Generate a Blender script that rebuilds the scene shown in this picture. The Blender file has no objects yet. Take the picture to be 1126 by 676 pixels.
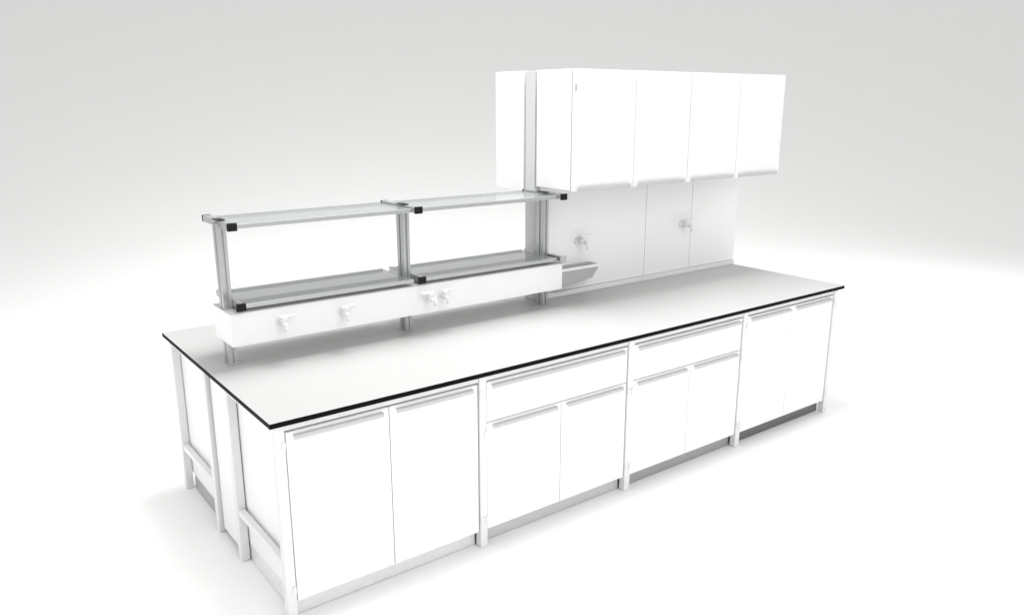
import bpy, bmesh, math
from mathutils import Matrix, Vector
S=bpy.context.scene; C=S.collection
# ------------------------------------------------------------ materials
def mat(name,col,rough=.4,metal=0.,spec=.5,noise=.0,scale=40.,alpha=1.,bump=0.):
    m=bpy.data.materials.new(name); m.use_nodes=True; nt=m.node_tree; b=nt.nodes['Principled BSDF']
    b.inputs['Roughness'].default_value=rough; b.inputs['Metallic'].default_value=metal
    b.inputs['Specular IOR Level'].default_value=spec; b.inputs['Alpha'].default_value=alpha
    tc=nt.nodes.new('ShaderNodeTexCoord'); n=nt.nodes.new('ShaderNodeTexNoise'); n.inputs['Scale'].default_value=scale
    n.inputs['Detail'].default_value=4
    nt.links.new(tc.outputs['Object'],n.inputs['Vector'])
    r=nt.nodes.new('ShaderNodeValToRGB')
    a=[max(0,c*(1-noise)) for c in col]; d=[min(1,c*(1+noise)) for c in col]
    r.color_ramp.elements[0].position=.3; r.color_ramp.elements[1].position=.7
    r.color_ramp.elements[0].color=(*a,1); r.color_ramp.elements[1].color=(*d,1)
    nt.links.new(n.outputs['Fac'],r.inputs['Fac']); nt.links.new(r.outputs['Color'],b.inputs['Base Color'])
    if bump:
        bp=nt.nodes.new('ShaderNodeBump'); bp.inputs['Strength'].default_value=bump; bp.inputs['Distance'].default_value=.001
        nt.links.new(n.outputs['Fac'],bp.inputs['Height']); nt.links.new(bp.outputs['Normal'],b.inputs['Normal'])
    return m
WHITE=mat('white_laminate',(.87,.87,.87),.35,noise=.006,scale=6)
GAP_SHADE=mat('carcass_gap_shade',(.62,.62,.62),.5,noise=.02,scale=30)
FRAME=mat('powder_coated_steel',(.78,.78,.78),.4,noise=.01,scale=90)
TOP=mat('grey_worktop_laminate',(.44,.44,.435),.38,noise=.012,scale=120)
EDGE=mat('black_core_edge',(.003,.003,.003),.6,spec=.08,noise=.1)
ALU=mat('anodised_aluminium',(.52,.53,.535),.32,metal=.8,noise=.03,scale=60)
GRIP=mat('satin_handle_metal',(.54,.54,.54),.45,metal=.1,noise=.02,scale=60)
CAP=mat('black_plastic_cap',(.006,.006,.006),.4,spec=.25,noise=.1)
PL=[mat('steel_plinth_shade',(c,c*1.005,c*1.01),.3,metal=.4,noise=.03,scale=30) for c in (.82,.62,.40,.17)]  # greys step darker along the bench, painting a light fade into the plinths
TAPM=mat('white_coated_brass',(.78,.78,.78),.3,noise=.01)
GLASS=mat('grey_safety_glass',(.34,.36,.36),.06,noise=.01,alpha=.62)
PANEL=mat('white_wall_panel',(.88,.88,.88),.22,noise=.006,scale=5)
COREM=mat('grey_core_board',(.62,.62,.625),.4,noise=.01,scale=30)
TRAY=mat('grey_plastic',(.48,.48,.48),.4,noise=.02)
BACK=mat('studio_backdrop',(.91,.91,.905),.9,spec=.1,noise=.003,scale=1)
# ------------------------------------------------------------ helpers
def thing(name,label,cat,loc,group=None):
    e=bpy.data.objects.new(name,None); e.empty_display_size=.1; e.location=loc; C.objects.link(e)
    e['label']=label; e['category']=cat
    if group: e['group']=group
    e['_o']=list(loc); return e
def root(p):
    while p.parent: p=p.parent
    return Vector(p['_o'])
def finish(name,bm,m,p,bevel=.0015,smooth=False):
    o0=root(p)
    bmesh.ops.translate(bm,verts=bm.verts,vec=-o0)
    bmesh.ops.recalc_face_normals(bm,faces=bm.faces)
    me=bpy.data.meshes.new(name); bm.to_mesh(me); bm.free()
    ms=m if isinstance(m,(list,tuple)) else [m]
    for q in ms: me.materials.append(q)
    if smooth:
        for f in me.polygons: f.use_smooth=True
    o=bpy.data.objects.new(name,me); C.objects.link(o); o.parent=p
    if bevel:
        b=o.modifiers.new('bevel','BEVEL'); b.width=bevel; b.segments=2; b.limit_method='ANGLE'
    return o
def addbox(bm,b,mi=0):
    x0,x1,y0,y1,z0,z1=b
    v=[bm.verts.new(p) for p in ((x0,y0,z0),(x1,y0,z0),(x1,y1,z0),(x0,y1,z0),(x0,y0,z1),(x1,y0,z1),(x1,y1,z1),(x0,y1,z1))]
    for q in ((0,3,2,1),(4,5,6,7),(0,1,5,4),(1,2,6,5),(2,3,7,6),(3,0,4,7)):
        f=bm.faces.new([v[i] for i in q]); f.material_index=mi
def boxes(name,bs,m,p,bevel=.0015):
    bm=bmesh.new()
    for b in bs: addbox(bm,b)
    return finish(name,bm,m,p,bevel)
def carcass(b,frontsign,p):
    # white box, door-side face greyed to paint shade into the door gaps
    bm=bmesh.new(); addbox(bm,b)
    bm.normal_update()
    for f in bm.faces:
        if f.normal.y*frontsign>.5: f.material_index=1
    return finish('carcass',bm,[WHITE,GAP_SHADE],p,.0012)
def cyl(bm,a,b,r0,r1=None,seg=20,mi=0):
    a=Vector(a);b=Vector(b); r1=r0 if r1 is None else r1
    M=Matrix.Translation((a+b)/2)@(b-a).to_track_quat('Z','Y').to_matrix().to_4x4()
    r=bmesh.ops.create_cone(bm,cap_ends=True,segments=seg,radius1=r0,radius2=r1,depth=(b-a).length,matrix=M)
    for f in {f for v in r['verts'] for f in v.link_faces}: f.material_index=mi
def prism(name,pts,axis,a,b,m,p,bevel=.0008):
    bm=bmesh.new()
    def P(q,t):
        l=list(q); l.insert(axis,t); return l
    v0=[bm.verts.new(P(q,a)) for q in pts]; v1=[bm.verts.new(P(q,b)) for q in pts]
    n=len(pts)
    for i in range(n): bm.faces.new((v0[i],v0[(i+1)%n],v1[(i+1)%n],v1[i]))
    bm.faces.new(v0[::-1]); bm.faces.new(v1)
    return finish(name,bm,m,p,bevel)
def profile(cx,cy,w,d,g=.010,dp=.008):
    h=w/2;k=d/2;o=[]
    o+=[(-h,-k),(-g/2,-k),(-g/2,-k+dp),(g/2,-k+dp),(g/2,-k),(h,-k)]
    o+=[(h,-g/2),(h-dp,-g/2),(h-dp,g/2),(h,g/2),(h,k)]
    o+=[(g/2,k),(g/2,k-dp),(-g/2,k-dp),(-g/2,k),(-h,k)]
    o+=[(-h,g/2),(-h+dp,g/2),(-h+dp,-g/2),(-h,-g/2)]
    return [(cx+a,cy+b) for a,b in o]
# ------------------------------------------------------------ dimensions
D=1.567; L=3.948; A0=.044; BAY=.963
LX=[A0+BAY*i for i in range(5)]
# ------------------------------------------------------------ bench
bench=thing('lab_bench','long white laboratory bench with pale grey black-edged worktop','bench',(L/2,D/2,0))
bm=bmesh.new(); addbox(bm,(0,L,0,D,.878,.9))
for f in bm.faces:
    f.material_index=0 if f.calc_center_median().z>.895 or f.calc_center_median().z<.879 else 1
wt=finish('worktop',bm,[TOP,EDGE],bench,.0006)
wt['label']='pale grey laminate worktop with thin black edge'
def leg_frame(x,y0,y1):
    w=.020
    boxes('leg_frame',[(x-w,x+w,y0,y0+.042,.004,.872),(x-w,x+w,y1-.042,y1,.004,.872),
        (x-w+.003,x+w-.003,y0+.042,y1-.042,.836,.872),(x-w+.005,x+w-.005,y0+.042,y1-.042,.240,.270)],FRAME,bench,.003)
    for y in (y0+.021,y1-.021):
        b=bmesh.new(); cyl(b,(x,y,0),(x,y,.0045),.018); finish('levelling_foot',b,FRAME,bench,0)
for x in LX:
    leg_frame(x,.022,.640); leg_frame(x,.927,D-.022)
boxes('apron_rail',[(LX[i]+.021,LX[i+1]-.021,.030,.060,.846,.872) for i in range(4)],FRAME,bench)
boxes('apron_rail',[(LX[i]+.021,LX[i+1]-.021,D-.060,D-.030,.846,.872) for i in range(4)],FRAME,bench)
boxes('cover_panel',[(.045,.060,.655,.912,.03,.872)],WHITE,bench)
boxes('cover_panel',[(LX[4]-.01,LX[4]+.005,.655,.912,.03,.872)],WHITE,bench)
# ------------------------------------------------------------ cabinet pieces
def grip(p,x0,x1,y,z,up=False):
    s=-1 if not up else 1
    h=.017 if not up else .021
    pts=[(y,z),(y-.015,z),(y-.018,z+s*.003),(y-.018,z+s*h),(y-.0155,z+s*h),(y-.0155,z+s*.004),(y,z+s*.004)]
    return prism('handle',pts,0,x0,x1,GRIP,p,.0005)
def hinge(p,x,y,z,m=None):
    return boxes('hinge',[(x-.008,x+.008,y-.004,y,z-.018,z+.018)],m or FRAME,p,.0015)
def base_cabinet(x0,x1,drawer,label,pm):
    c=thing('base_cabinet',label,'cabinet',((x0+x1)/2,.33,0),'base cabinets under the worktop')
    a=x0+.022;b=x1-.022; zt=.836; zb=.088; ym=.054
    carcass((a+.002,b-.002,ym,.620,zb,.844),-1,c)
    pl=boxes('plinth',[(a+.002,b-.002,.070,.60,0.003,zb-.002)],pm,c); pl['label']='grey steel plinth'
    m=(a+b)/2; y0=.030;y1=.048; dz=zt
    if drawer:
        d=boxes('drawer_front',[(a+.004,b-.004,y0,y1,.640,zt)],WHITE,c); grip(d,a+.03,b-.03,y0+.001,zt-.012)
        dz=.635
    for i,(p,q) in enumerate(((a+.004,m-.002),(m+.002,b-.004))):
        d=boxes('door',[(p,q,y0,y1,zb,dz)],WHITE,c)
        grip(d,p+.03,q-.03,y0+.001,dz-.012)
        hx=x0+.012 if i==0 else x1-.012
        for hz in (dz-.05,zb+.06): hinge(d,hx,.0215,hz)
    return c
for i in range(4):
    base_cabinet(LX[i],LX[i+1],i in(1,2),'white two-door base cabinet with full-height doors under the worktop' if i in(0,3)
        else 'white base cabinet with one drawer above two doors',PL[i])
for i in range(4):
    x0,x1=LX[i]+.024,LX[i+1]-.024
    c=thing('base_cabinet','white base cabinet on the rear side of the bench','cabinet',((x0+x1)/2,D-.33,0),'base cabinets under the worktop')
    carcass((x0,x1,D-.620,D-.050,.088,.844),1,c)
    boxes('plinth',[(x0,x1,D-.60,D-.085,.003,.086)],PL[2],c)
    m=(x0+x1)/2
    for p,q in ((x0+.002,m-.0015),(m+.0015,x1-.002)):
        boxes('door',[(p,q,D-.048,D-.030,.088,.836)],WHITE,c)
# ------------------------------------------------------------ taps
def tap(name,p,x,y,z,s=1.,mir=1):
    b=bmesh.new()
    cyl(b,(x,y,z),(x,y-.008*s,z),.020*s)
    cyl(b,(x,y-.008*s,z),(x,y-.052*s,z),.010*s)
    cyl(b,(x,y-.040*s,z-.012*s),(x,y-.040*s,z+.022*s),.013*s)
    cyl(b,(x,y-.040*s,z+.022*s),(x,y-.040*s,z+.032*s),.017*s,.015*s)
    addbox(b,(x-.020*s if mir>0 else x-.050*s,x+.050*s if mir>0 else x+.020*s,y-.048*s,y-.032*s,z+.026*s,z+.035*s))
    cyl(b,(x,y-.052*s,z),(x-.004*mir*s,y-.072*s,z-.005*s),.009*s,.008*s)
    cyl(b,(x-.004*mir*s,y-.070*s,z+.002*s),(x-.006*mir*s,y-.074*s,z-.020*s),.0080*s,.006*s)
    for k in range(2):
        cyl(b,(x-.006*mir*s,y-.074*s,z-(.018+.007*k)*s),(x-.006*mir*s,y-.0745*s,z-(.024+.007*k)*s),.0080*s,.0055*s)
    o=finish(name,b,TAPM,p,.0006); return o
# ------------------------------------------------------------ reagent shelf with service duct
PX=[.1255,1.0655,2.0055]; PY=.80
rs=thing('reagent_shelf','two-tier aluminium and glass reagent shelf with service duct on the worktop','shelf',(PX[1],.87,.9))
YF,YB=.700,1.050
for x in PX:
    prism('post',profile(x+.003,PY+.03,.040,.066),2,.906,1.5635,ALU,rs)
    boxes('foot_plate',[(x-.022,x+.028,PY-.011,PY+.071,.9005,.906)],ALU,rs,.001)
for lev,z in (('upper',1.545),('lower',1.182)):
    for i,x in enumerate(PX):
        xa=x+.014 if i!=2 else x+.040
        w=.019; hz=.030
        if lev=='upper':
            boxes('bracket_arm',[(xa-w,xa+w,YF-.010,YB-.01,z-hz/2+.014,z+hz/2+.014)],ALU,rs,.002)
        else:
            boxes('bracket_arm',[(xa+.0095,xa+.0285,YF-.010,YB-.01,z-hz/2+.014,z+hz/2+.014)] if i!=2 else [(xa-.012,xa+.012,YF-.01,YB-.01,z-hz/2+.014,z+hz/2+.014)],ALU,rs,.002)
        zc=z+.014
        cx=xa if (lev=='upper' or i==2) else xa+.010
        boxes('end_cap',[(cx-w-.003,cx+w+.003,YF-.024,YF-.0105,zc-hz/2-.003,zc+hz/2+.003)],CAP if (lev=='upper' or i<2) else ALU,rs,.003)
        if lev=='upper':
            boxes('end_cap',[(cx-w-.001,cx+w+.001,YB-.0095,YB+.002,zc-hz/2-.001,zc+hz/2+.001)],CAP,rs,.003)
    for i in (0,1):
        x0=PX[i]+.038; x1=PX[i+1]-(.010 if i==0 else -.016)
        x1-=.004
        boxes('shelf_rail',[(x0,x1,YF,YF+.014,z+.002,z+.022),],ALU,rs,.002)
        boxes('shelf_rail',[(x0,x1,YB-.014,YB,z+.002,z+.022),],ALU,rs,.002)
        g=boxes('glass_shelf',[(x0+.001,x1-.001,YF+.0145,YB-.0145,z+.012,z+.020)],GLASS,rs,.001)
        g['label']='grey glass shelf pane'
for x in PX: boxes('post_cap',[(x-.016,x+.022,PY-.004,PY+.064,1.5755,1.580)],CAP,rs,.001)
du=boxes('service_duct',[(.104,2.062,.706,.945,1.010,1.163)],WHITE,rs,.002); du['label']='white service duct with taps along its front'
boxes('duct_lid',[(.101,2.065,.703,.948,1.1635,1.1675)],GRIP,rs,.001)
for x,mr in ((.335,1),(.645,1),(1.125,-1),(1.215,1)):
    tap('gas_tap',rs,x,.7055,1.095,1.05,mr)
# ------------------------------------------------------------ service wall
WX0,WX1=2.030,3.950; WY=.920
sw=thing('service_wall','white panelled service wall standing along the bench worktop','partition',((WX0+WX1)/2,.97,.9))
core=boxes('wall_core',[(WX0+.001,WX1-.001,WY+.018,1.026,.902,2.262)],COREM,sw)
for a,b in ((WX0+.04,2.98),(2.984,3.44),(3.444,WX1)):
    boxes('wall_panel',[(a,b,WY,WY+.0155,.935,2.262)],PANEL,sw,.001)
boxes('wall_panel',[(WX0+.04,WX1,1.0285,1.044,.935,2.262)],PANEL,sw,.001)
boxes('base_trim',[(WX0+.06,WX1,WY-.012,WY+.0155,.9005,.932)],FRAME,sw,.002)
tap('wall_tap',sw,2.37,WY-.0005,1.240,1.35,1)
tap('wall_tap',sw,3.34,WY-.0005,1.258,1.35,1)
b=bmesh.new()
X0,X1=2.150,2.475; Yw=WY-.001; zt=1.095
o_=[(X0,Yw,zt),(X1,Yw,zt),(X1,Yw-.10,zt),(X0,Yw-.10,zt)]
l_=[(X0+.004,Yw,zt-.14),(X1-.05,Yw,zt-.105),(X1-.05,Yw-.085,zt-.085),(X0+.004,Yw-.085,zt-.115)]
i_=[(X0+.010,Yw-.010,zt),(X1-.010,Yw-.010,zt),(X1-.010,Yw-.090,zt),(X0+.010,Yw-.090,zt)]
k_=[(X0+.02,Yw-.012,zt-.04),(X1-.05,Yw-.012,zt-.04),(X1-.05,Yw-.078,zt-.04),(X0+.02,Yw-.078,zt-.04)]
V=[[b.verts.new(q) for q in s] for s in (o_,l_,i_,k_)]
for i in range(4):
    j=(i+1)%4
    b.faces.new((V[0][i],V[0][j],V[1][j],V[1][i])); b.faces.new((V[0][i],V[2][i],V[2][j],V[0][j])); b.faces.new((V[2][i],V[3][i],V[3][j],V[2][j]))
b.faces.new(V[1]); b.faces.new(V[3])
addbox(b,(X0-.006,X1+.006,Yw-.108,Yw-.101,zt-.014,zt+.003),1)
t=finish('drip_tray',b,[TRAY,WHITE],sw,.001); t['label']='small grey drip tray with white lip fixed to the panel'
# ------------------------------------------------------------ wall cabinets
def wall_cabinet(x0,x1,front,label,mark):
    z0,z1=(1.597,2.264) if front else (1.562,2.264)
    if front: ya,yb=.613,.919
    else: ya,yb=1.045,1.308
    c=thing('wall_cabinet',label,'cabinet',((x0+x1)/2,(ya+yb)/2,z0),'wall cabinets hung on the service wall')
    carcass((x0,x1,ya,yb,z0+.004,z1),-1 if front else 1,c)
    m=(x0+x1)/2
    for i,(p,q) in enumerate(((x0+.001,m-.002),(m+.002,x1-.001))):
        if front: d=boxes('door',[(p,q,.590,.6085,z0,z1)],WHITE,c)
        else: d=boxes('door',[(p,q,1.3095,1.328,z0,z1)],WHITE,c)
        if front:
            grip(d,p+.03,q-.03,.591,z0+.002,True)
            if i==0 and mark: hinge(d,p+.008,.5895,z1-.10,GRIP)
wm=(WX0+WX1)/2
for f in (True,False):
    for a,b in ((WX0,wm-.0015),(wm+.0015,WX1)):
        wall_cabinet(a,b,f,'white two-door wall cabinet hung over the worktop' if f else 'white wall cabinet on the rear of the partition',a==WX0)
# ------------------------------------------------------------ studio backdrop (bowl-shaped sweep)
bm=bmesh.new(); cx,cy=0.6,-.6; R=10.5; CR=18.; prof=[(.01,0)]+[(r,0) for r in (1,2,3,4,5,6,7,8,9,10,10.5)]
for k in range(1,37):
    t=k/36*math.pi/2; prof.append((R+CR*math.sin(t),CR-CR*math.cos(t)))
N=128; rings=[]
for r,z in prof: rings.append([bm.verts.new((cx+r*math.cos(2*math.pi*i/N),cy+r*math.sin(2*math.pi*i/N),z)) for i in range(N)])
for a,b in zip(rings,rings[1:]):
    for i in range(N): bm.faces.new((a[i],a[(i+1)%N],b[(i+1)%N],b[i]))
bm.faces.new(rings[0])
me=bpy.data.meshes.new('studio_floor'); bm.to_mesh(me); bm.free(); me.materials.append(BACK)
for f in me.polygons: f.use_smooth=True
g=bpy.data.objects.new('studio_floor',me); C.objects.link(g); g['kind']='structure'
# ------------------------------------------------------------ light
w=bpy.data.worlds.new('World'); S.world=w; w.use_nodes=True
w.node_tree.nodes['Background'].inputs[0].default_value=(1,1,.995,1); w.node_tree.nodes['Background'].inputs[1].default_value=.71
def area(name,loc,tgt,size,power):
    l=bpy.data.lights.new(name,'AREA'); l.shape='SQUARE'; l.size=size; l.energy=power; l.color=(1,1,1)
    o=bpy.data.objects.new(name,l); o.location=loc; o.rotation_euler=(Vector(tgt)-Vector(loc)).to_track_quat('-Z','Y').to_euler(); C.objects.link(o)
area('key_softbox',(0.3,-5.6,4.8),(2,.3,.7),4.,170)
area('overhead_softbox',(1.8,.95,5.2),(1.9,.8,0),1.9,300)
area('added_side_fill',(-4.3,1.4,3.6),(-1.4,1.2,0),3.,80)  # unseen lamp added to brighten the floor and bench at the left
area('added_end_fill',(8.2,.0,3.4),(5.0,.4,0),3.,80)  # unseen lamp added to wash out the floor shadow at the right
area('added_backdrop_fill',(4.5,6.5,6.5),(8.5,11.,0),5.,220)  # unseen lamp added above the view to lighten the far backdrop
# ------------------------------------------------------------ camera
cam=bpy.data.cameras.new('camera'); co=bpy.data.objects.new('camera',cam); C.objects.link(co); S.camera=co
yaw,p=.9251,.2525
h=Vector((math.cos(yaw),math.sin(yaw),0)); r=Vector((math.sin(yaw),-math.cos(yaw),0)); Z=Vector((0,0,1))
u=math.sin(p)*h+math.cos(p)*Z; f=math.cos(p)*h-math.sin(p)*Z
co.matrix_world=Matrix(((r.x,u.x,-f.x,-.9614),(r.y,u.y,-f.y,-2.8113),(r.z,u.z,-f.z,2.0889),(0,0,0,1)))
cam.sensor_width=36; cam.lens=36*875.4/1126; cam.clip_start=.05; cam.clip_end=200
S.view_settings.view_transform='Standard'; S.view_settings.look='None'; S.view_settings.exposure=0
